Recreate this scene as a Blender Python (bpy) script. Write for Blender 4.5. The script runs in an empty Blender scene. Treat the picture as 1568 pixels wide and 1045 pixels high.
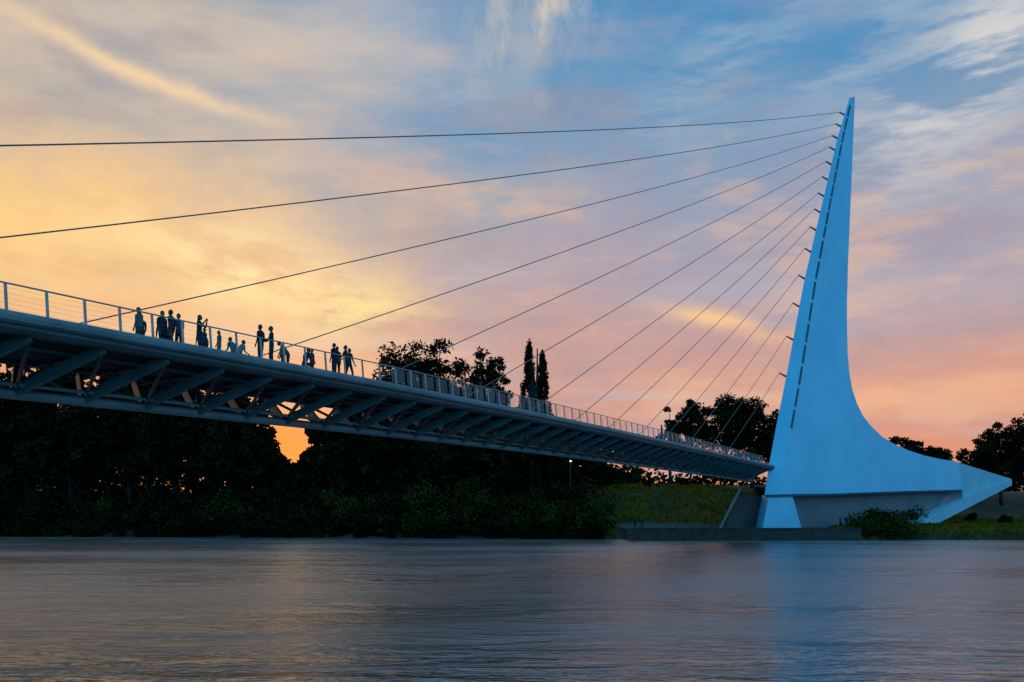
import bpy, math, random
import numpy as np
from mathutils import Vector, Matrix, Euler
rng = np.random.default_rng(7); random.seed(7)
S = bpy.context.scene
COL = S.collection
def lin(r,g,b):
    f=lambda c:(c/255/12.92) if c/255<=0.04045 else ((c/255+0.055)/1.055)**2.4
    return (f(r),f(g),f(b),1)

# ------------------------------------------------------------ node helpers
class NT:
    def __init__(s,nt): s.nt=nt
    def n(s,t,**k):
        x=s.nt.nodes.new(t)
        for a,b in k.items(): setattr(x,a,b)
        return x
    def put(s,sock,v):
        if isinstance(v,bpy.types.NodeSocket): s.nt.links.new(v,sock)
        else: sock.default_value=v
    def m(s,op,a,b=0.0,c=None,clamp=False):
        x=s.n('ShaderNodeMath',operation=op,use_clamp=clamp)
        s.put(x.inputs[0],a); s.put(x.inputs[1],b)
        if c is not None: s.put(x.inputs[2],c)
        return x.outputs[0]
    def mix(s,f,a,b,mode='MIX'):
        x=s.n('ShaderNodeMix',data_type='RGBA',blend_type=mode)
        s.put(x.inputs[0],f); s.put(x.inputs[6],a); s.put(x.inputs[7],b)
        return x.outputs[2]
    def ramp(s,f,stops,interp='LINEAR'):
        x=s.n('ShaderNodeValToRGB'); cr=x.color_ramp; cr.interpolation=interp
        while len(cr.elements)<len(stops): cr.elements.new(0.5)
        for e,(p,c) in zip(cr.elements,stops): e.position=p; e.color=c
        s.put(x.inputs[0],f); return x.outputs[0]
    def smooth(s,v,a,b):
        x=s.n('ShaderNodeMapRange',interpolation_type='SMOOTHSTEP')
        s.put(x.inputs[0],v); x.inputs[1].default_value=a; x.inputs[2].default_value=b
        return x.outputs[0]
    def comb(s,x,y,z=0.0):
        c=s.n('ShaderNodeCombineXYZ')
        s.put(c.inputs[0],x); s.put(c.inputs[1],y); s.put(c.inputs[2],z); return c.outputs[0]
    def mapping(s,v,rot=(0,0,0),scale=(1,1,1),loc=(0,0,0)):
        x=s.n('ShaderNodeMapping'); s.put(x.inputs[0],v)
        x.inputs[1].default_value=loc; x.inputs[2].default_value=rot; x.inputs[3].default_value=scale
        return x.outputs[0]
    def noise(s,v,scale,detail=4,rough=.55,dist=0,dim='3D'):
        x=s.n('ShaderNodeTexNoise',noise_dimensions=dim); s.put(x.inputs['Vector'],v)
        x.inputs['Scale'].default_value=scale; x.inputs['Detail'].default_value=detail
        x.inputs['Roughness'].default_value=rough; x.inputs['Distortion'].default_value=dist
        return x.outputs['Fac']

def pmat(name,c1,c2=None,rough=.6,scale=2.0,bump=0.0,metal=0,island=False,stretch=(1,1,1),detail=3):
    m=bpy.data.materials.new(name); m.use_nodes=True
    h=NT(m.node_tree); b=m.node_tree.nodes['Principled BSDF']
    c1=tuple(c1)+(1,) if len(c1)==3 else c1
    c2=tuple(x*.7 for x in c1[:3])+(1,) if c2 is None else (tuple(c2)+(1,) if len(c2)==3 else c2)
    if island:
        m.node_tree.nodes.remove(b); b=h.n('ShaderNodeBsdfDiffuse'); m.node_tree.links.new(b.outputs[0],m.node_tree.nodes['Material Output'].inputs[0])
        col=b.inputs['Color']; detail=0
    else:
        b.inputs['Roughness'].default_value=rough; b.inputs['Metallic'].default_value=metal; col=b.inputs['Base Color']
    tc=h.n('ShaderNodeTexCoord').outputs['Object']
    v=h.mapping(tc,scale=stretch)
    f=h.smooth(h.noise(v,scale,detail),.35,.65)
    if island:
        g=h.n('ShaderNodeNewGeometry').outputs['Random Per Island']
        f=h.m('ADD',h.m('MULTIPLY',f,.6),h.m('MULTIPLY',g,.4))
    h.put(col,h.mix(f,c1,c2))
    if bump:
        bm=h.n('ShaderNodeBump'); bm.inputs['Strength'].default_value=bump; bm.inputs['Distance'].default_value=.1
        h.put(bm.inputs['Height'],h.noise(v,scale*4,3)); h.put(b.inputs['Normal'],bm.outputs[0])
    return m

# ------------------------------------------------------------ mesh helpers
class MB:
    def __init__(s): s.v=[]; s.f=[]; s.mi=[]
    def add(s,vs,fs,mi=0):
        o=len(s.v); s.v+= [tuple(x) for x in vs]
        for f in fs: s.f.append(tuple(i+o for i in f)); s.mi.append(mi)
    def tube(s,p,q,r1,r2=None,n=8,mi=0,cap=True):
        p=Vector(p);q=Vector(q); r2=r1 if r2 is None else r2
        d=(q-p).normalized(); a=Vector((0,0,1)) if abs(d.z)<.9 else Vector((1,0,0))
        x=d.cross(a).normalized(); y=d.cross(x)
        vs=[]
        for c,r in ((p,r1),(q,r2)):
            for i in range(n):
                t=2*math.pi*i/n; vs.append(c+x*math.cos(t)*r+y*math.sin(t)*r)
        fs=[(i,(i+1)%n,n+(i+1)%n,n+i) for i in range(n)]
        if cap: fs+= [tuple(range(n))[::-1],tuple(range(n,2*n))]
        s.add(vs,fs,mi)
    def path(s,pts,r,n=6,mi=0):
        pts=[Vector(p) for p in pts]; vs=[];fs=[]
        for k,p in enumerate(pts):
            d=(pts[min(k+1,len(pts)-1)]-pts[max(k-1,0)]).normalized()
            a=Vector((0,0,1)); x=d.cross(a).normalized(); y=d.cross(x)
            rr=r[k] if hasattr(r,'__len__') else r
            for i in range(n):
                t=2*math.pi*i/n; vs.append(p+x*math.cos(t)*rr+y*math.sin(t)*rr)
        for k in range(len(pts)-1):
            for i in range(n): fs.append((k*n+i,k*n+(i+1)%n,(k+1)*n+(i+1)%n,(k+1)*n+i))
        fs+= [tuple(range(n))[::-1],tuple(range((len(pts)-1)*n,len(pts)*n))]
        s.add(vs,fs,mi)
    def beam(s,p,q,w,h,side,mi=0):
        p=Vector(p);q=Vector(q); d=(q-p).normalized(); x=Vector(side)
        x=(x-d*x.dot(d)).normalized(); y=d.cross(x)
        vs=[c+x*a*w/2+y*b*h/2 for c in (p,q) for a,b in ((-1,-1),(1,-1),(1,1),(-1,1))]
        s.add(vs,[(3,2,1,0),(4,5,6,7),(0,1,5,4),(1,2,6,5),(2,3,7,6),(3,0,4,7)],mi)
    def box(s,lo,hi,mi=0):
        a,b=lo,hi
        vs=[(a[0],a[1],a[2]),(b[0],a[1],a[2]),(b[0],b[1],a[2]),(a[0],b[1],a[2]),(a[0],a[1],b[2]),(b[0],a[1],b[2]),(b[0],b[1],b[2]),(a[0],b[1],b[2])]
        s.add(vs,[(3,2,1,0),(4,5,6,7),(0,1,5,4),(1,2,6,5),(2,3,7,6),(3,0,4,7)],mi)
    def prism(s,front,back,mi=0):
        n=len(front)
        s.add(list(front)+list(back),[tuple(range(n)),tuple(range(2*n-1,n-1,-1))]+[(i,i+n,(i+1)%n+n,(i+1)%n) for i in range(n)],mi)
    def sphere(s,c,r,mi=0,nu=12,nv=8,fn=None):
        c=Vector(c); vs=[];fs=[]
        for j in range(nv+1):
            ph=math.pi*j/nv
            for i in range(nu):
                t=2*math.pi*i/nu
                p=Vector((math.sin(ph)*math.cos(t),math.sin(ph)*math.sin(t),math.cos(ph)))
                if fn: p=fn(p)
                vs.append(c+Vector((p.x*r[0],p.y*r[1],p.z*r[2])))
        for j in range(nv):
            for i in range(nu): fs.append((j*nu+i,(j+1)*nu+i,(j+1)*nu+(i+1)%nu,j*nu+(i+1)%nu))
        s.add(vs,fs,mi)
    def obj(s,name,mats,parent=None,smooth=False,bevel=0):
        me=bpy.data.meshes.new(name); me.from_pydata(s.v,[],s.f)
        for m in mats: me.materials.append(m)
        me.polygons.foreach_set('material_index',s.mi)
        if smooth: me.polygons.foreach_set('use_smooth',[True]*len(s.f))
        me.update(); o=bpy.data.objects.new(name,me); COL.objects.link(o)
        if parent: o.parent=parent
        if bevel:
            b=o.modifiers.new('bevel','BEVEL'); b.width=bevel; b.segments=2; b.limit_method='ANGLE'
        return o
def empty(name,loc=(0,0,0)):
    e=bpy.data.objects.new(name,None); COL.objects.link(e); e.empty_display_size=1; return e
def npmesh(name,V,mat,parent=None,k=4):
    V=V.reshape(-1,3).astype(np.float32); n=len(V); nf=n//k
    me=bpy.data.meshes.new(name); me.vertices.add(n); me.vertices.foreach_set('co',V.ravel())
    me.loops.add(n); me.loops.foreach_set('vertex_index',np.arange(n,dtype=np.int32))
    me.polygons.add(nf); me.polygons.foreach_set('loop_start',np.arange(0,n,k,dtype=np.int32))
    me.polygons.foreach_set('loop_total',np.full(nf,k,dtype=np.int32))
    me.materials.append(mat); me.update(calc_edges=True)
    o=bpy.data.objects.new(name,me); COL.objects.link(o)
    if parent: o.parent=parent
    return o
def leaf_quads(C,R,cnt,size):
    C=np.repeat(C,cnt,axis=0); R=np.repeat(R,cnt,axis=0); N=len(C)
    d=rng.normal(size=(N,3)); d/=np.linalg.norm(d,axis=1)[:,None]
    rad=rng.random((N,1))**.45*(1+.3*rng.random((N,1)))
    P=C+d*rad*R
    a=rng.normal(size=(N,3)); a[:,2]*=.7; a/=np.linalg.norm(a,axis=1)[:,None]
    b=np.cross(a,rng.normal(size=(N,3))); b/=np.linalg.norm(b,axis=1)[:,None]
    sz=size*(.5+rng.random((N,1)))
    a=a*sz*.62; b=b*sz*.36
    return np.stack([P-a,P+b,P+a,P-b],axis=1)

# ------------------------------------------------------------ materials
M_pylon=pmat('white_steel_dusk_tint',(.28,.62,.78),(.235,.56,.73),.5,.14)  # white paint with the blue dusk light partly put into its colour
M_pyl2=pmat('pylon_tail_lit_tone',(.40,.54,.61),(.34,.47,.54),.6,.3)  # paler tone: the tail's different facing to the light is in the colour
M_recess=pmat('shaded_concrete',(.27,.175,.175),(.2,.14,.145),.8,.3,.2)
M_slot=pmat('dark_slot',(.03,.09,.15),rough=.6)
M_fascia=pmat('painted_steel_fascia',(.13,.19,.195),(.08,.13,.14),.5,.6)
M_rib=pmat('painted_steel_lit',(.065,.11,.118),(.04,.075,.08),.6,.7)  # lighter copy of the truss paint, light on near ribs in the colour
M_truss=pmat('painted_steel_shaded',(.035,.06,.065),(.02,.038,.042),.6,.8)  # darkened copy of the bridge paint, shade on far and lower members coloured in
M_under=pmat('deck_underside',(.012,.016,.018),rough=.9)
M_deck=pmat('deck_surface',(.25,.3,.28),rough=.5)
M_rail=pmat('stainless_rail',(.34,.31,.29),(.25,.24,.23),.35,3,metal=.3)
M_cable=pmat('steel_cable',(.19,.14,.14),rough=.6)
M_stub=pmat('cable_anchor_steel',(.12,.28,.36),rough=.5)
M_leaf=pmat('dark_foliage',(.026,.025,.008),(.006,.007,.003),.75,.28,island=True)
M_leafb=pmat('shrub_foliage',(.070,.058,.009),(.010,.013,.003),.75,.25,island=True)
M_bark=pmat('bark',(.025,.02,.015),rough=.9,scale=3)
M_grass=pmat('dry_grass_blades',(.27,.115,.008),(.11,.06,.007),.9,.2,island=True)
M_stone=pmat('plaza_stone',(.09,.045,.032),(.05,.027,.02),.9,.9,.5)
M_conc=pmat('plaza_coping',(.20,.13,.10),rough=.8)
M_abut=pmat('abutment_concrete',(.12,.065,.052),(.075,.045,.038),.85,.4,.3)

# ------------------------------------------------------------ terrain (one sheet)
def yw(X): return np.interp(X,[-1500,-300,-85,10,75,300,1500],[190,148,130,118,112,106,100])
def hillH(X): return np.interp(X,[-1500,-100,-15,12,60,110,1500],[4,4,4.5,9,10,8.8,9])
def hoff(X): return np.interp(X,[28,48,80,120],[10,24,36,40])
def sm(t): t=np.clip(t,0,1); return t*t*(3-2*t)
def height(X,Y):
    d=Y-yw(X)-1.2*np.sin(X*.21)*np.sin(X*.083+1)
    h=-2.5+2.5*sm((d+6)/6)
    h=h+1.3*sm(d/3)+.3*sm((d-3)/9)+(hillH(X)-1.6)*sm((d-hoff(X))/30)
    h=np.where(d>0,h+.18*np.sin(X*.5+Y*.31)*np.sin(Y*.43)*sm(d/5),h)
    nb=-2.5+5.0*sm((-1.5-Y)/9)
    h=np.where(Y<0,nb,h)
    h=h+20*sm((Y-350)/900)
    return h
xs=np.concatenate([np.linspace(-3000,-220,16)[:-1],np.linspace(-220,220,221),np.linspace(220,3000,16)[1:]])
ys=np.concatenate([np.linspace(-1200,-40,9)[:-1],np.linspace(-40,0,15)[:-1],np.linspace(0,90,10)[:-1],np.linspace(90,220,131),np.linspace(220,4000,22)[1:]])
XX,YY=np.meshgrid(xs,ys); ZZ=height(XX,YY)
nx,ny=len(xs),len(ys)
me=bpy.data.meshes.new('ground')
V=np.stack([XX,YY,ZZ],-1).reshape(-1,3)
F=[(j*nx+i,j*nx+i+1,(j+1)*nx+i+1,(j+1)*nx+i) for j in range(ny-1) for i in range(nx-1)]
me.from_pydata(V.tolist(),[],F); me.polygons.foreach_set('use_smooth',[True]*len(F))
M_ground=pmat('grassy_ground',(.08,.036,.006),(.028,.016,.005),.95,.12,.6,detail=7)
me.materials.append(M_ground); g=bpy.data.objects.new('ground',me); COL.objects.link(g)

# ------------------------------------------------------------ water
mw=bpy.data.materials.new('river_water'); mw.use_nodes=True
h=NT(mw.node_tree); b=mw.node_tree.nodes['Principled BSDF']
b.inputs['Base Color'].default_value=(.12,.075,.06,1); b.inputs['IOR'].default_value=2.9
tc=h.n('ShaderNodeTexCoord').outputs['Object']
n1=h.noise(h.mapping(tc,rot=(0,0,.06),scale=(.16,.5,1)),1.0,4,.6,.5,'2D')
n2=h.noise(h.mapping(tc,rot=(0,0,-.08),scale=(.6,2.3,1)),1.0,3,.6,.4,'2D')
n3=h.noise(h.mapping(tc,scale=(.028,.085,1),loc=(3,1,0)),1.0,3,.5,0,'2D')
hh=h.m('ADD',h.m('MULTIPLY',n1,1.3),h.m('MULTIPLY',n2,.32))
hh=h.m('MULTIPLY',hh,h.m('ADD',h.m('MULTIPLY',n3,1.4),.3))
bm=h.n('ShaderNodeBump'); bm.inputs['Strength'].default_value=.62; bm.inputs['Distance'].default_value=.5
h.put(bm.inputs['Height'],hh); h.put(b.inputs['Normal'],bm.outputs[0])
h.put(b.inputs['Roughness'],h.m('ADD',h.m('MULTIPLY',h.smooth(n3,.35,.65),.14),.18))
mb=MB(); mb.add([(-3000,-14,0),(3000,-14,0),(3000,230,0),(-3000,230,0)],[(0,1,2,3)])
mb.obj('river_water',[mw])

# ------------------------------------------------------------ bridge frame of reference
D=Vector((.5201,.8541,0)); N=Vector((.8541,-.5201,0)); A=Vector((-32.8,0,0)); UP=Vector((0,0,1))
def zd(s):
    return 11.3-(.7*((s-85)/60)**2 if s<85 else .2*((s-85)/60)**2)
def BP(s,w,dz=0): return A+D*s-N*w+UP*(zd(s)+dz)
bridge=empty('footbridge')
s0,s1=-40,140
ss=[s0+i*1.5 for i in range(int((s1-s0)/1.5)+1)]
def sweep(profile,mat,name,closed=True,smooth=False):
    m=MB(); n=len(profile); vs=[];fs=[]
    for s in ss:
        for w,dz in profile: vs.append(BP(s,w,dz))
    for k in range(len(ss)-1):
        for i in range(n): fs.append((k*n+i,k*n+(i+1)%n,(k+1)*n+(i+1)%n,(k+1)*n+i))
    fs+= [tuple(range(n))[::-1],tuple(range((len(ss)-1)*n,len(ss)*n))]
    m.add(vs,fs); return m.obj(name,[mat],bridge,smooth)
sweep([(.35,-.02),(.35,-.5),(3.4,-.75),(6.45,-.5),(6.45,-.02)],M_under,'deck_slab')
sweep([(.36,-.015),(.36,.0),(6.44,.0),(6.44,-.015)],M_deck,'walking_surface')
for sg,nm in ((1,'near'),(-1,'far')):
    f=lambda pts:[((w if sg==1 else 6.8-w),dz) for w,dz in pts]
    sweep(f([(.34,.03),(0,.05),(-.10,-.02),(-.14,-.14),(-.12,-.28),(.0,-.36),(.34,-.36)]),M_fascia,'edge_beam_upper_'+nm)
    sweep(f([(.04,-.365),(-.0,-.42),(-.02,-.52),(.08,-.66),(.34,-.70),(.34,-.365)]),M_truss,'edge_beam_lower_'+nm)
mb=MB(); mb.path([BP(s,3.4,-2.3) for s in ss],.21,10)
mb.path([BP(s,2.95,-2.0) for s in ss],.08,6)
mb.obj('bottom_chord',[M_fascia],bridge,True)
tr=MB(); trf=MB(); s=s0+1
while s<s1-3:
    trf.beam(BP(s,3.28,-2.2),BP(s+1.6,.25,-.66),.14,.42,D)
    tr.beam(BP(s,3.52,-2.2),BP(s+1.6,6.55,-.66),.14,.46,D)
    tr.beam(BP(s,3.3,-2.2),BP(s-1.0,.35,-.66),.08,.14,D)
    tr.beam(BP(s,3.5,-2.2),BP(s-1.0,6.45,-.66),.08,.14,D)
    tr.beam(BP(s+1.6,.35,-.72),BP(s+1.6,6.45,-.72),.12,.34,D)
    tr.tube(BP(s+1.6,3.4,-.75),BP(s,3.4,-2.2),.06,n=6)
    s+=2.65
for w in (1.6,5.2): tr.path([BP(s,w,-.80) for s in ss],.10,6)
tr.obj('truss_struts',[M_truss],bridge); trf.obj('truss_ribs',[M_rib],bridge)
# railing
rl=MB(); gl=MB()
for side,(w,wi) in enumerate(((.15,.24),(6.65,6.56))):
    s=s0+.5
    while s<134:
        rl.beam(BP(s,w,.03),BP(s,wi,.98),.05,.09,N)
        s+=1.35
    rs=[x for x in ss if x<134]
    rl.path([BP(x,wi,1.0) for x in rs],.032,6)
    for q in (.12,.3,.48,.66,.84): rl.path([BP(x,w+(wi-w)*q,q) for x in rs],.003,4)
rl.obj('railing',[M_rail],bridge)
mg=bpy.data.materials.new('frosted_glass'); mg.use_nodes=True
h=NT(mg.node_tree); nt=mg.node_tree; b=nt.nodes['Principled BSDF']; b.inputs['Base Color'].default_value=(.32,.34,.34,1); b.inputs['Roughness'].default_value=.25
tp=h.n('ShaderNodeBsdfTransparent'); mx=h.n('ShaderNodeMixShader'); mx.inputs[0].default_value=.25
nt.links.new(tp.outputs[0],mx.inputs[1]); nt.links.new(b.outputs[0],mx.inputs[2]); nt.links.new(mx.outputs[0],nt.nodes['Material Output'].inputs[0])
s=50.5
while s<133:
    w0,w1=.17,.23
    gl.add([BP(s+.1,w0,.15),BP(s+1.25,w0,.15),BP(s+1.25,w1,.9),BP(s+.1,w1,.9)],[(0,1,2,3)])
    s+=1.35
gl.obj('glass_panels',[mg],bridge)

# ------------------------------------------------------------ pylon
P0=Vector((37.8,117.6,0)); E=Vector((.866,.5,0)); Mn=Vector((.5,-.866,0))
def PP(u,z,o=0): return P0+E*u+Mn*o+UP*z
lead=[(.3,6.65),(1.16,10.9),(3.14,18.4),(5.01,25.0),(8.98,40.1),(13.56,54.3),(16.87,64.4),(19.77,71.5)]
back=[(21.1,72.0),(20.43,61.0),(19.75,50),(19.40,44.8),(19.12,38),(19.12,34.2),(19.3,30),(19.7,26.8),(20.4,24.2),(21.6,21.9),(23.2,19.9),(25.5,18.2),(28.3,16.7),(31.6,15.6),(35.5,14.7),(39.9,14.0),(45,13.5),(50.3,13.2)]
bottom=[(51.8,8.2),(35,7.7),(15,7.0)]
dash=[(3.6,6.75),(4.3,10.9),(6.2,18.4),(7.9,25.0),(11.3,40.1),(15.1,54.3),(17.9,64.4),(20.2,71.6)]
pyl=empty('bridge_pylon')
def thick(z): return .5+3.2*max(0,(72-z)/66)
mb=MB()
de=[.8*max(.15,(72-z)/66) for u,z in lead]
leadP=[PP(u+.9*e,z,-e) for (u,z),e in zip(lead,de)]
dashP=[PP(u,z) for u,z in dash]
n=len(lead)
mb.add(leadP+dashP,[(i,i+n,i+1+n,i+1) for i in range(n-1)])
front=dashP+[PP(u,z) for u,z in back]+[PP(u,z) for u,z in bottom]
mb.add(front,[tuple(range(len(front)))])
outl=lead+back+bottom
fr=leadP+[PP(u,z) for u,z in back]+[PP(u,z) for u,z in bottom]
bk=[]
for i,(u,z) in enumerate(outl):
    t=thick(z)
    du=1.25*t if i<len(lead) else 0
    if i<len(lead) and z>66: du=min(du,.6)
    bk.append(PP(u+du,z,-t))
mm=len(outl)
mb.add(fr+bk,[(i,(i+1)%mm,(i+1)%mm+mm,i+mm) for i in range(mm)]+[tuple(range(mm,2*mm))])
mb.add([leadP[0],dashP[0],fr[-1]],[(0,1,2)])
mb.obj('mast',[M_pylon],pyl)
mb=MB()
tail=[(50.42,13.17),(66.5,10.5),(66.5,9.3),(52.2,5.6),(51.9,8.15)]
mb.prism([PP(u,z,-.25 if u<60 else .5) for u,z in tail],[PP(u,z,-3.6) for u,z in tail])
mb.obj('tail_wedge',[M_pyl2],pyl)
mb=MB()
bar=[(66.6,10.4),(66.6,9.2),(40.5,1.4),(37.2,1.4),(37.6,2.6),(60,8.9)]
mb.prism([PP(u,z,.75) for u,z in bar],[PP(u,z,-3.3) for u,z in bar])
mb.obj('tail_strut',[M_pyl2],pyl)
mb=MB()
rec=[(7,7.0),(15,6.98),(35,7.68),(51.3,8.17),(38.5,1.0),(8.6,1.0)]
mb.prism([PP(u,z-.02,-1.4) for u,z in rec],[PP(u,z-.02,-3.0) for u,z in rec])
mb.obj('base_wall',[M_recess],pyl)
mb=MB()
ft=[(1.5,6.62),(6.6,6.75),(8.9,1.0),(.0,1.0)]
mb.prism([PP(u,z,-.35) for u,z in ft],[PP(u+(.9 if u<5 else 0),z,-2.6) for u,z in ft])
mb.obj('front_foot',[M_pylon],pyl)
mb=MB(); mb.prism([PP(1.2,6.62,-.1),PP(15,6.97,-.1),PP(35,7.66,-.1),PP(51.6,8.15,-.1),PP(51.6,7.9,-.1),PP(35,7.4,-.1),PP(15,6.7,-.1),PP(1.2,6.35,-.1)],
   [PP(1.8,6.62,-1.3),PP(15,6.97,-1.3),PP(35,7.66,-1.3),PP(51.6,8.15,-1.3),PP(51.6,7.9,-1.3),PP(35,7.4,-1.3),PP(15,6.7,-1.3),PP(1.8,6.35,-1.3)])
mb.obj('base_lip',[M_slot],pyl)
def at(tab,z): 
    return float(np.interp(z,[t[1] for t in tab],[t[0] for t in tab]))
mb=MB(); z=17.0
while z<70:
    L=3.4 if z<45 else 2.3
    p=PP(at(dash,z)+.12,z,.03); q=PP(at(dash,z+L*.84)+.12,z+L*.84,.03)
    mb.beam(p,q,.36 if z<50 else .30,.08,E)
    z+=L
mb.obj('fold_slots',[M_slot],pyl)
attZ=[68.6,66.5,64.4,62.4,59.9,57.3,54.5,51.8,48.8,45.2,40.8,36.3,31.0,25.2]
ancY=[14.3,21.6,29.6,37.1,44.5,52.3,60.0,66.5,72.6,79.0,84.8,91.5,98.5,105]
st=MB(); cb=MB()
for z,Y in zip(attZ,ancY):
    u=at(lead,z); r=.9+.5*(72-z)/50
    p=PP(u+.8,z-.1,-.9*thick(z)*.4); q=PP(u-r,z+.1,-.3)
    st.tube(p,q,.17,.11,8)
    s=(Y-.5201*2.5)/.8541
    a=BP(s,2.5,.05); pts=[]
    Lh=(a-q).length
    for i in range(25):
        t=i/24; pp=q.lerp(a,t); pp.z-=4*t*(1-t)*Lh*.006; pts.append(pp)
    cb.path(pts,[.040-.010*i/24 for i in range(25)],6)
    cb.tube(a,a+(q-a).normalized()*1.2,.09,n=8)
st.obj('cable_anchors',[M_stub],pyl,True)
cb.obj('stay_cables',[M_cable],bridge,True)
mb=MB()
ab=[(-6.2,1.0),(-2.0,6.6),(1.2,6.6),(3.0,6.5),(3.0,1.0)]
mb.prism([PP(u,z,-2.7) for u,z in ab],[PP(u+2.6*(u<0),z,-4.2) for u,z in ab])
mb.obj('abutment_wall',[M_abut],bridge)
mb=MB(); mb.beam(PP(-6.9,1.0,-2.5),PP(-2.3,7.6,-2.5),.28,.3,E)
mb.obj('abutment_strut',[M_fascia],bridge)

# ------------------------------------------------------------ plaza
plz=empty('riverside_plaza')
mb=MB(); mb.box((17,112.2,-1),(50,131,1.62)); mb.obj('retaining_wall',[M_stone],plz,bevel=.05)
mb=MB(); mb.box((16.9,112.1,1.625),(50.1,113,1.78)); mb.obj('coping',[M_stone],plz,bevel=.03)
mb=MB(); mb.box((17,122.5,1.0),(33.5,123,2.2)); mb.obj('low_seat_wall',[M_conc],plz,bevel=.03)

# ------------------------------------------------------------ trees
def tree_geo(wood,base,H,W,style,leafsize,dens=1.0):
    base=Vector(base); r0=H*.018+.1
    tops=[base-UP*.5]; lean=Vector((random.uniform(-.05,.05),random.uniform(-.05,.05),0))
    for i in range(1,7): tops.append(base+UP*(H*.15*i*(1 if style!='cone' else 1.05))+lean*H*.15*i+Vector((random.uniform(-1,1),random.uniform(-1,1),0))*H*.012)
    wood.path(tops,[r0*(1-.14*i) for i in range(7)],7)
    C=[];R=[]
    if style=='round':
        nc=int(34*dens); zc=.58*H; rz=.42*H
        for k in range(nc):
            while True:
                d=np.array([random.gauss(0,1),random.gauss(0,1),random.gauss(0,1)]); d/=np.linalg.norm(d)
                if d[2]>-.75: break
            rr=random.uniform(.45,1.0)
            q=W*random.uniform(.08,.17)
            c=np.array(base)+np.array([d[0]*rr*W/2,d[1]*rr*W/2,zc+d[2]*rr*rz*.95])
            C.append(c); R.append([q,q,q*.75])
    else:
        nc=int(40*dens)
        for k in range(nc):
            t=(k+.5)/nc; a=random.uniform(0,6.28); wr=W/2*(1-t)**.8*min(1,.5+2*t)*random.uniform(.2,1)
            c=np.array(base)+np.array([math.cos(a)*wr,math.sin(a)*wr,H*(.18+.80*t)])
            C.append(c); q=W*random.uniform(.05,.09)*(1.1-.5*t); R.append([q,q,q*2.6])
    for k in range(0,len(C),2 if H>10 else 3):
        c=Vector(C[k]); zt=base.z+(c.z-base.z)*random.uniform(.45,.75)
        j=min(5,max(0,int((zt-base.z)/(H*.15)))); p=tops[j].lerp(tops[j+1],max(0,min(1,(zt-tops[j].z)/max(.1,tops[j+1].z-tops[j].z))))
        mid=p.lerp(c,.5)+UP*H*.02
        wood.path([p,mid,c],[r0*.32,r0*.2,r0*.06],5)
    C=np.array(C);R=np.array(R)
    return leaf_quads(C,R,(int(95 if H>10 else 60) if style=='round' else 55),leafsize)
def single_tree(name,x,y,top,W,style='round',ls=.6,dens=1.5,mat=None):
    e=empty(name); gz=float(height(np.array(x),np.array(y))); w=MB()
    L=tree_geo(w,(x,y,gz),top-gz,W,style,ls,dens)
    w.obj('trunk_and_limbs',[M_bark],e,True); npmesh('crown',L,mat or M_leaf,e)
single_tree('cottonwood_tree',-20,145,36.4,13.5,'round',.5,4.2)
single_tree('cottonwood_tree',-14.5,147,37.0,12,'round',.5,3.8)
single_tree('oak_tree',-4.6,146,35.8,9,'round',.45,3.2)
single_tree('oak_tree',-8.5,144,32.5,9,'round',.45,2.6)
single_tree('poplar_tree',3.2,144,35.6,8,'cone',.42,3.0)
single_tree('poplar_tree',5.6,145,34.0,8,'cone',.42,3.0)
single_tree('oak_tree',33.5,166,26.5,5,'round',.45,1.2)
single_tree('oak_tree',37.5,165,28.6,8,'round',.5,1.6)
single_tree('oak_tree',45,166,30.8,11,'round',.5,2.6)
single_tree('oak_tree',50.5,165,28.8,10,'round',.5,2.4)
single_tree('oak_tree',57,168,26.5,10,'round',.5,2.0)
single_tree('oak_tree',78,176,23.5,8,'round',.5,1.8)
single_tree('oak_tree',84.5,170,21.6,8,'round',.5,1.8)
single_tree('oak_tree',92,172,19.6,9,'round',.5,1.8)
single_tree('oak_tree',99,166,20.0,8,'round',.5,1.8)
single_tree('oak_tree',103,165,23.5,9,'round',.5,2.2)
single_tree('oak_tree',109,163,25.5,12,'round',.5,2.6)
prof=[(-125,37),(-85,36.5),(-78,34.5),(-74,37),(-66,33.5),(-62,34.5),(-54,31),(-49,28),(-45.5,24),(-40.5,19),(-36,24),(-31,27),(-24,27),(-14,28),(0,27),(9,20),(18,14),(28,13)]
px_=[p[0] for p in prof]; pz_=[p[1] for p in prof]
wood=MB(); Ls=[]
x=-128.0
while x<26:
    for row,(yy,k) in enumerate(((136,.72),(145,.98),(154,.95))):
        xx=x+random.uniform(-1.3,1.3); y=yy+random.uniform(-2.5,2.5)+max(0,(-60-x))*.08
        e_=xx*145/y; top=np.interp(e_,px_,pz_)*k*random.uniform(.93,1.05)
        gap=-45.5<e_<-37
        if gap: top=min(top,15.0)
        near=-50<e_<-33
        gz=float(height(np.array(xx),np.array(y))); H=top-gz
        if xx>10 and row<2: continue
        if H<4: continue
        Ls.append(tree_geo(wood,(xx,y,gz),H,4.5 if gap else (7 if near else min(11,max(5,H*.5))),'round',.75,.95))
    x+=4.7
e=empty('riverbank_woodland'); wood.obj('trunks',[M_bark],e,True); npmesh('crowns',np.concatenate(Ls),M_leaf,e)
C=[];R=[]
for i in range(520):
    xx=random.uniform(-420,420) if i<400 else random.uniform(-200,20); y=random.uniform(215,290) if i<400 else random.uniform(175,200)
    gz=float(height(np.array(xx),np.array(y))); q=random.uniform(3,5.5)
    C.append([xx,y,gz+(random.uniform(1,6)*(1.0 if xx<60 else .75) if i<400 else random.uniform(1,9))]); R.append([q*1.4,q,q])
npmesh('distant_tree_line',leaf_quads(np.array(C),np.array(R),140,1.5),M_leaf)
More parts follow.
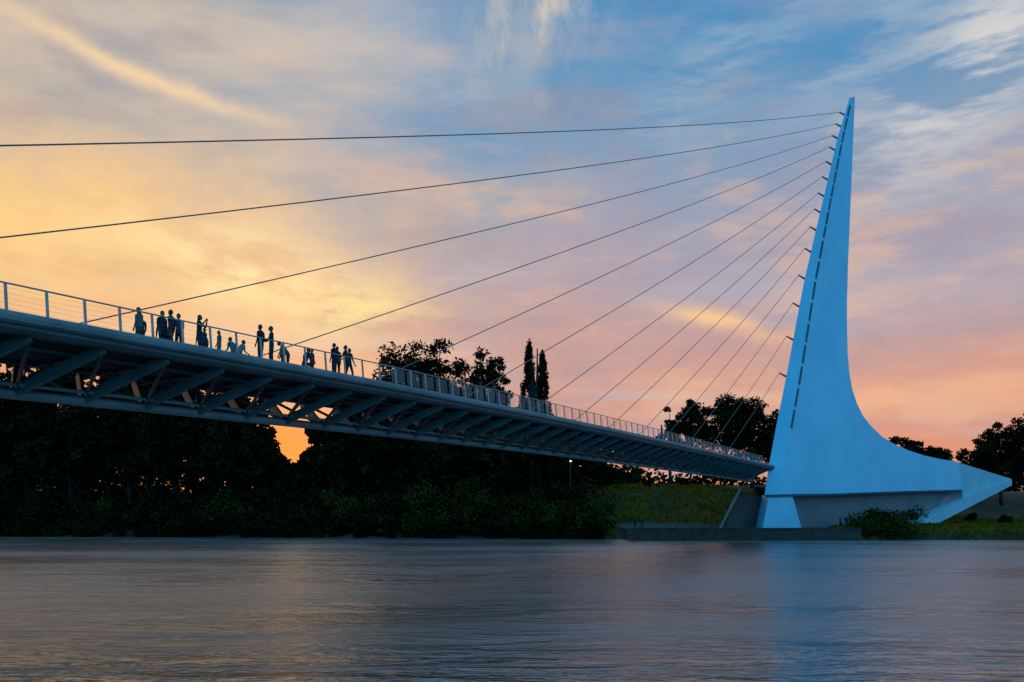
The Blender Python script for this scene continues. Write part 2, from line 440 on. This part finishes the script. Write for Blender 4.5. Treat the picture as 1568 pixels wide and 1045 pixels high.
def shrubs(name,rows,mat,ls,cnt):
    C=[];R=[]
    for (xa,xb,step,da,db,ha,hb) in rows:
        x=xa
        while x<xb:
            xx=x+random.uniform(-step,step)*.5; y=float(yw(xx))+random.uniform(da,db); hh=random.uniform(ha,hb)
            gz=float(height(np.array(xx),np.array(y)))
            for k in range(7):
                C.append([xx+random.uniform(-1,1)*hh*.55,y+random.uniform(-.5,.5)*hh*.4,max(.3,gz)+random.uniform(.1,.85)*hh])
                q=hh*random.uniform(.18,.34); R.append([q*1.2,q,q])
            x+=step
    return npmesh(name,leaf_quads(np.array(C),np.array(R),cnt,ls),mat)
shrubs('riverside_undergrowth',[(-130,14,1.9,3,9,3.5,7.5),(-130,12,1.3,-.8,1.4,1.0,3.0),(-130,12,2.2,10,15,6,10)],M_leaf,.45,95)
shrubs('riverside_shrubs',[(-72,-60,3,1.5,4,3,5),(-55,-30,3.2,1.5,4,3,6),(-28,-14,3,2,4,4,8),(-12,14.5,1.9,1.0,3.5,4.5,8.0)],M_leafb,.38,120)
shrubs('willow_shrub',[(51.5,58.5,1.0,.8,2,2.6,4.8)],M_leafb,.3,130)
shrubs('hillside_shrubs',[(10,120,7,34,44,1.2,2.6)],M_leaf,.4,60)
n=42000
gx=rng.uniform(8,135,n); gd=rng.uniform(.6,46,n); gy=yw(gx)+gd
keep=~((gx>16)&(gx<51)&(gy<132)); gx=gx[keep]; gy=gy[keep]
gz=height(gx,gy); B=np.stack([gx,gy,gz-.05],-1); nn=len(B)
hh=rng.uniform(.25,.75,(nn,1)); dx=rng.normal(size=(nn,3))*.16; dx[:,2]=0
tip=B+np.concatenate([rng.normal(size=(nn,2))*.15,hh],1)
npmesh('bank_grass',np.stack([B-dx,B+dx,tip],1),M_grass,k=3)

# ------------------------------------------------------------ path lamp
e=empty('path_lamp'); gz=float(height(np.array(9.6),np.array(129.)))
mb=MB(); mb.tube((9.6,129,gz-.2),(9.6,129,gz+.4),.16,.12); mb.tube((9.6,129,gz+.4),(9.6,129,12.3),.07,.05); mb.tube((9.6,129,12.3),(9.6,128.3,12.55),.04); mb.tube((9.6,128.3,12.5),(9.6,128.3,12.65),.22,.08); mb.obj('post',[M_truss],e)
ml=bpy.data.materials.new('lamp_globe'); ml.use_nodes=True; bb=ml.node_tree.nodes['Principled BSDF']; bb.inputs['Emission Color'].default_value=(1,.85,.7,1); bb.inputs['Emission Strength'].default_value=2
mb=MB(); mb.sphere((9.6,128.3,12.4),(.16,.16,.14)); mb.obj('globe',[ml],e,True)

# ------------------------------------------------------------ people
SK=pmat('skin',(.16,.09,.065),rough=.6); HAIRS=[pmat('hair_dark',(.012,.01,.008)),pmat('hair_brown',(.03,.02,.012))]
EYE=pmat('eye',(.02,.02,.02),rough=.3); SHOE=pmat('shoe',(.02,.02,.02))
cloth={k:pmat('cloth_'+k,c,rough=.9,scale=9) for k,c in dict(navy=(.012,.018,.04),black=(.008,.008,.01),teal=(.07,.15,.16),white=(.22,.24,.24),red=(.12,.02,.02),grey=(.04,.04,.045),denim=(.015,.022,.045),khaki=(.06,.045,.03),blue=(.025,.05,.10)).items()}
def person(loc,yaw,pose='stand',Hs=1.72,top='navy',bot='denim',hair=0,long=False,woman=False):
    k=Hs/1.72; V=[];Rr=[];Ed=[];Mt=[]
    def add(p,r,par=None,m=0):
        V.append(Vector(p));Rr.append(r)
        if par is not None: Ed.append((par,len(V)-1)); Mt.append(m)
        return len(V)-1
    sw=.165 if woman else .19
    bend=0; drop=0
    if pose=='bend': bend=.7
    if pose=='crouch': drop=.45; bend=.35
    cz=.95-drop
    def tor(x,y,z):
        yy=y*math.cos(bend)+z*math.sin(bend); zz=-y*math.sin(bend)+z*math.cos(bend); return (x,yy,cz+zz)
    pel=add((0,0,cz),(.145,.115))
    wa=add(tor(0,0,.16),(.13,.10),pel,0); ch=add(tor(0,.01,.36),(.165,.115),wa,0); nb=add(tor(0,0,.50),(.07,.06),ch,0); nk=add(tor(0,.015,.58),(.052,.052),nb,2)
    for sx in (-1,1):
        shp=tor(sx*sw,0,.455); sh=add(shp,(.06,.06),nb,0)
        if pose in('stand','crouch') or (pose=='walk'):
            sg=(.12*sx if pose=='walk' else .02)
            el=(shp[0]+sx*.02,shp[1]-.02+sg*.6,shp[2]-.29); wr=(shp[0]+sx*.005,shp[1]+.07+sg*1.4,shp[2]-.53)
            if pose=='crouch': wr=(shp[0],shp[1]+.22,shp[2]-.38)
        elif pose=='lean' : el=(shp[0]+sx*.05,shp[1]+.12,shp[2]-.26); wr=(shp[0]-sx*.02,shp[1]+.36,shp[2]-.33)
        elif pose=='photo': el=(shp[0]+sx*.06,shp[1]+.2,shp[2]-.16); wr=(shp[0]-sx*.10,shp[1]+.30,shp[2]+.08)
        elif pose=='bend': el=(shp[0]+sx*.04,shp[1]+.05,shp[2]-.28); wr=(shp[0],shp[1]+.15,shp[2]-.5)
        e_=add(el,(.045,.045),sh,0); w_=add(wr,(.030,.028),e_,2 if top in('white','teal') else 0)
        wd=(Vector(wr)-Vector(el)).normalized()
        pm=add(Vector(wr)+wd*.06,(.036,.018),w_,2)
        side=Vector((1,0,0)); side=(side-wd*side.dot(wd)).normalized(); fw=wd.cross(side).normalized()
        if fw.y<0: fw=-fw
        curl=Vector((-sx*.35,0,0))
        for fi,(off,ln) in enumerate(((-.028,.062),(-.009,.072),(.010,.068),(.028,.052))):
            b0=Vector(wr)+wd*.09+fw*off
            k1=add(b0,(.0095,.0095),pm,2); k2=add(b0+(wd+curl*.4)*ln*.5,(.0085,.0085),k1,2); add(b0+(wd*.8+curl)*ln,(.007,.007),k2,2)
        t1=add(Vector(wr)+wd*.045+fw*.042,(.011,.011),pm,2); add(Vector(wr)+wd*.085+fw*.06+curl*.02,(.0085,.0085),t1,2)
    for sx in (-1,1):
        stp=(.16*sx if pose=='walk' else .02*sx)
        hp=add((sx*.085,0,cz-.06),(.095,.095),pel,1)
        if pose=='crouch': kn=(sx*.13,.36,.47); an=(sx*.11,.02,.09)
        else: kn=(sx*.095,stp*.8+.025,.49); an=(sx*.10,stp*1.3,.09)
        k_=add(kn,(.068,.068),hp,1); cf=add(Vector(kn).lerp(Vector(an),.35),(.06,.062),k_,1); a_=add(an,(.045,.045),cf,1); add((an[0]+sx*.02,an[1]+.16,.04),(.042,.03),a_,3)
    me=bpy.data.meshes.new('tmp'); me.from_pydata([v for v in V],Ed,[]); o=bpy.data.objects.new('tmp',me); COL.objects.link(o)
    md=o.modifiers.new('s','SKIN'); md.use_smooth_shade=True
    for i,d in enumerate(me.skin_vertices[0].data): d.radius=Rr[i]; d.use_root=(i==0)
    sb=o.modifiers.new('b','SUBSURF'); sb.levels=1
    dg=bpy.context.evaluated_depsgraph_get(); ev=o.evaluated_get(dg); em=ev.to_mesh()
    mb=MB(); vs=[v.co.copy() for v in em.vertices]; fs=[tuple(p.vertices) for p in em.polygons]
    EA=np.array([V[a] for a,b in Ed]); EB=np.array([V[b] for a,b in Ed])
    mb.v+=[tuple(v) for v in vs]
    VA=np.array([tuple(v) for v in vs])
    for f in fs:
        c=VA[list(f)].mean(0); ab=EB-EA; t=np.clip(((c-EA)*ab).sum(1)/(ab*ab).sum(1),0,1)
        d=np.linalg.norm(EA+ab*t[:,None]-c,axis=1); mt=Mt[int(d.argmin())]
        if mt==0 and c[2]<cz-.0 and abs(c[0])<.16 and bend<.5: mt=1
        mb.f.append(f); mb.mi.append(mt)
    ev.to_mesh_clear(); bpy.data.objects.remove(o); bpy.data.meshes.remove(me)
    hc=Vector(tor(0,.035,.68))
    def hf(p):
        q=p.copy()
        if q.z<-.2: q.x*=1+.35*(q.z+.2); 
        if q.y>.5 and abs(q.z+.05)<.22 and abs(q.x)<.22: q.y+=.16
        if q.y>.4 and .0<q.z<.25 and .2<abs(q.x)<.6: q.y-=.08
        return q
    mb.sphere(hc,(.080,.097,.120),2,16,14,hf)
    for sx in(-1,1):
        mb.sphere(hc+Vector((sx*.081,-.005,-.005)),(.012,.02,.03),2,6,5)
        mb.sphere(hc+Vector((sx*.03,.086,.012)),(.012,.008,.008),5,6,5)
    mb.sphere(hc+Vector((0,.086,-.055)),(.024,.008,.007),6,6,4)
    def hrf(p):
        q=p.copy()
        if q.y>.1: 
            lim=.45
            if q.z<lim: q.z=lim+(q.z-lim)*.15; q.y*=.8
        elif q.z<-.4 and not long: q.z=-.4+(q.z+.4)*.3; q.x*=.85
        return q
    mb.sphere(hc+Vector((0,-.012,.014)),(.089,.102,.120 if not long else .126),4,16,12,hrf)
    if long: mb.sphere(hc+Vector((0,-.075,-.12)),(.075,.04,.14),4,10,8)
    ob=mb.obj('person',[cloth[top],cloth[bot],SK,SHOE,HAIRS[hair],EYE,cloth['red']],None,True)
    ob.location=loc; ob.rotation_euler=(0,0,yaw); ob.scale=(k,k,k)
    return ob
ny_=math.atan2(.5201,-.8541)-math.pi/2
cam_y=ny_+math.pi; al=math.atan2(.8541,.5201)-math.pi/2
PL=[(37.1,2.6,ny_+.3,'stand',1.76,'teal','khaki',1,True,True),(37.6,3.2,ny_,'stand',1.66,'grey','denim',0,False,False),
(37.9,2.2,cam_y,'stand',1.72,'navy','black',0,False,False),(38.2,2.0,ny_+.3,'walk',1.80,'navy','denim',0,False,False),(38.4,2.6,ny_,'bend',1.74,'black','denim',0,False,False),(38.5,1.9,ny_+2,'stand',1.68,'blue','black',0,False,False),
(39.3,1.6,cam_y+.5,'photo',1.74,'black','navy',0,True,True),(39.7,1.8,al,'stand',1.28,'blue','denim',1,False,False),(40.0,2.1,ny_,'bend',1.6,'teal','khaki',1,False,False),(40.5,1.8,al+3,'stand',1.30,'teal','white',1,True,True),
(41.3,1.8,ny_,'crouch',1.66,'teal','denim',1,False,False),(41.7,1.9,al,'crouch',1.6,'white','denim',0,False,False),
(42.35,1.2,ny_+.2,'stand',1.84,'black','black',0,False,False),(43.0,1.2,al+2.6,'lean',1.88,'black','navy',0,False,False),
(44.0,1.5,ny_,'stand',1.30,'teal','denim',1,False,False),(44.5,1.7,ny_+.6,'bend',1.66,'grey','denim',0,False,False),(45.3,1.4,al,'crouch',1.84,'navy','black',0,False,False),(45.9,1.5,cam_y,'stand',1.32,'blue','khaki',1,True,True),
(47.1,1.1,ny_,'stand',1.76,'black','navy',0,False,False),(47.5,1.3,al+.6,'stand',1.68,'red','black',0,True,True),(47.85,1.0,ny_+.4,'lean',1.76,'navy','black',0,False,False),(48.3,1.2,al,'walk',1.70,'grey','denim',1,False,False),
(61.2,1.3,ny_,'stand',1.6,'grey','khaki',0,False,False),(62.6,1.2,al,'walk',1.7,'grey','navy',0,False,False),
(94.6,1.0,ny_,'stand',1.75,'navy','black',0,False,False),(96.0,1.0,al,'walk',1.7,'black','denim',0,False,False)]
for (s,w,y,po,hs,t,bt,hr,lg,wm) in PL:
    person(BP(s,w,.0),y,po,hs,t,bt,hr,lg,wm)
for (x,y,yy,po,t) in ((17.9,114,0,'stand','black'),(19.0,114.4,2,'walk','navy'),(48.0,114.6,1,'stand','black'),(48.8,114.3,3,'walk','navy')):
    person((x,y,1.62),yy,po,1.72,t,'black',0,False,False)

# ------------------------------------------------------------ sky
SAZ,SEL=-.283,math.radians(3.0)
W=bpy.data.worlds.new('World'); S.world=W; W.use_nodes=True; nt=W.node_tree; h=NT(nt)
bg=nt.nodes['Background']
tc=h.n('ShaderNodeTexCoord').outputs['Generated']
sx=h.n('ShaderNodeSeparateXYZ'); nt.links.new(tc,sx.inputs[0]); X,Y,Z=sx.outputs
az=h.m('ARCTAN2',X,Y); el=h.m('ARCSINE',Z)
zc=h.m('ADD',h.m('MAXIMUM',Z,0.0),.18)
pl=h.comb(h.m('DIVIDE',X,zc),h.m('DIVIDE',Y,zc))
ae=h.comb(az,el)
front=h.smooth(Y,0,.2)
warp=h.noise(ae,6,4,.6,0,'2D')
wc=h.m('SUBTRACT',warp,.5)
soft=h.noise(h.mapping(ae,scale=(1,1.8,1),loc=(7,3,0)),3.2,4,.55,0,'2D')
elw=h.m('ADD',el,h.m('MULTIPLY',wc,.14))
t=h.m('DIVIDE',elw,.8,clamp=True)
right=h.ramp(t,[(0,lin(218,128,98)),(.10,lin(220,146,118)),(.22,lin(202,154,146)),(.38,lin(164,156,172)),(.52,lin(122,154,186)),(.66,lin(76,142,190)),(1,lin(50,110,165))])
left=h.ramp(t,[(0,lin(228,124,74)),(.12,lin(226,148,102)),(.25,lin(234,176,118)),(.40,lin(236,190,132)),(.52,lin(186,176,166)),(.66,lin(142,160,174)),(1,lin(80,125,165))])
azw=h.m('ADD',az,h.m('MULTIPLY',h.m('SUBTRACT',soft,.5),.6))
col=h.mix(h.smooth(azw,-.50,.12),left,right)
st=h.noise(h.mapping(pl,rot=(0,0,.45),scale=(.55,1.5,1)),1.15,6,.6,0,'2D')
col=h.mix(h.m('MULTIPLY',h.smooth(st,.44,.68),h.m('SUBTRACT',.72,h.m('MULTIPLY',h.smooth(az,.1,.35),.32))),col,h.mix(h.smooth(az,-.35,.2),lin(224,198,170),lin(182,180,194)))
st2=h.noise(h.mapping(ae,rot=(0,0,-.2),scale=(2.6,9,1)),1.6,6,.62,0,'2D')
warmf=h.m('SUBTRACT',1.0,h.m('MULTIPLY',h.smooth(el,.36,.5),.65))
col=h.mix(h.m('MULTIPLY',h.m('MULTIPLY',h.smooth(st2,.48,.70),.42),warmf),col,lin(242,190,150))
col=h.mix(h.m('MULTIPLY',h.smooth(st2,.50,.28),.38),col,lin(150,138,152))
ta=h.smooth(h.noise(h.mapping(ae,rot=(0,0,.15),scale=(7,20,1)),1.0,6,.62,0,'2D'),.32,.60)
tb=h.smooth(h.noise(h.mapping(ae,rot=(0,0,-.75),scale=(6,30,1),loc=(2,5,0)),1.0,5,.6,0,'2D'),.38,.64)
tv=h.smooth(h.noise(h.mapping(ae,rot=(0,0,.5),scale=(13,7,1),loc=(1,4,0)),1.0,6,.62,0,'2D'),.36,.66)
def blob(cx,cy,sx_,sy_,rot,amp,tex,wob=.04):
    a=h.m('SUBTRACT',az,cx); e=h.m('ADD',h.m('SUBTRACT',el,cy),h.m('MULTIPLY',wc,wob))
    c,s_=math.cos(rot),math.sin(rot)
    u=h.m('DIVIDE',h.m('ADD',h.m('MULTIPLY',a,c),h.m('MULTIPLY',e,s_)),sx_)
    v=h.m('DIVIDE',h.m('SUBTRACT',h.m('MULTIPLY',e,c),h.m('MULTIPLY',a,s_)),sy_)
    g=h.m('EXPONENT',h.m('MULTIPLY',h.m('ADD',h.m('MULTIPLY',u,u),h.m('MULTIPLY',v,v)),-1.0))
    g=h.m('MULTIPLY',g,amp)
    if tex is not None: g=h.m('MULTIPLY',g,tex)
    return h.m('MULTIPLY',g,front,clamp=True)
for args,c in (
 ((-.56,.31,.20,.10,0,.9,soft,.1),lin(255,202,122)),
 ((-.60,.29,.13,.06,0,.9,ta,.1),lin(255,208,138)),
 ((-.33,.29,.15,.045,-.12,1.0,ta,.09),lin(255,226,164)),
 ((-.21,.257,.09,.026,-.1,1.0,ta,.05),lin(255,224,150)),
 ((-.30,.34,.16,.05,-.1,.5,soft,.1),lin(240,204,158)),
 ((-.45,.471,.15,.009,-.19,.85,None,.03),lin(248,212,166)),
 ((-.50,.455,.12,.012,-.22,.5,ta,.04),lin(226,196,164)),
 ((.03,.57,.07,.06,.2,.75,tv,.16),lin(244,222,180)),
 ((.015,.53,.03,.05,-.2,.6,soft,.14),lin(226,210,184)),
 ((-.16,.57,.12,.08,.4,.6,soft,.1),lin(200,200,205)),
 ((.53,.45,.13,.06,.6,.95,tb,.05),lin(222,216,210)),
 ((.42,.50,.10,.03,.6,.5,tb,.05),lin(180,190,202)),
 ((.25,.50,.16,.05,.6,.5,tb,.05),lin(170,186,200)),
 ((.25,.236,.06,.013,-.25,.95,None,.05),lin(250,200,142)),
 ((.34,.21,.07,.014,-.15,.6,ta,.05),lin(244,180,136)),
 ((.46,.13,.16,.025,.05,.7,ta,.05),lin(240,176,138)),
 ((.1,.33,.2,.06,.1,.6,soft,.1),lin(184,162,172))):
    col=h.mix(blob(*args),col,c)
a=h.m('DIVIDE',h.m('SUBTRACT',az,SAZ),.06); e=h.m('DIVIDE',h.m('SUBTRACT',el,.08),.035)
gl_=h.m('EXPONENT',h.m('MULTIPLY',h.m('ADD',h.m('MULTIPLY',a,a),h.m('MULTIPLY',e,e)),-1.0))
col=h.mix(h.m('MULTIPLY',gl_,front),col,(1.2,.20,.02,1))
a=h.m('DIVIDE',h.m('SUBTRACT',az,-.4),.3); e=h.m('DIVIDE',h.m('SUBTRACT',el,.08),.09)
gl_=h.m('EXPONENT',h.m('MULTIPLY',h.m('ADD',h.m('MULTIPLY',a,a),h.m('MULTIPLY',e,e)),-1.0))
col=h.mix(h.m('MULTIPLY',h.m('MULTIPLY',gl_,front),.6),col,lin(235,130,60))
col=h.mix(h.smooth(el,.62,1.1),col,lin(90,140,185))
col=h.mix(h.smooth(Y,.35,-.35),col,(.08,.58,1.10,1))
col=h.mix(h.smooth(Z,-.01,-.12),col,(.04,.05,.06,1))
sk=h.n('ShaderNodeTexSky',sky_type='NISHITA'); sk.sun_disc=False; sk.sun_elevation=SEL; sk.sun_rotation=SAZ
skc=h.n('ShaderNodeVectorMath',operation='SCALE'); nt.links.new(sk.outputs[0],skc.inputs[0]); skc.inputs[3].default_value=.01
col=h.mix(1.0,col,skc.outputs[0],'ADD')
nt.links.new(col,bg.inputs[0]); bg.inputs[1].default_value=1.0

sd=bpy.data.lights.new('sun','SUN'); sd.energy=.2; sd.angle=math.radians(3); sd.color=(1,.5,.22)
so=bpy.data.objects.new('sun',sd); COL.objects.link(so)
dv=Vector((math.sin(SAZ)*math.cos(SEL),math.cos(SAZ)*math.cos(SEL),math.sin(SEL)))
so.rotation_euler=dv.to_track_quat('Z','Y').to_euler()

# ------------------------------------------------------------ camera
cd=bpy.data.cameras.new('camera'); cam=bpy.data.objects.new('camera',cd); COL.objects.link(cam)
cam.location=(0,0,4); cam.rotation_euler=(math.pi/2,0,0)
cd.sensor_width=36; cd.lens=36*1200/1568; cd.shift_y=(785-522.5)/1568; cd.clip_end=10000; cd.clip_start=.1
S.camera=cam
S.view_settings.view_transform='Standard'; S.view_settings.look='None'; S.view_settings.exposure=0
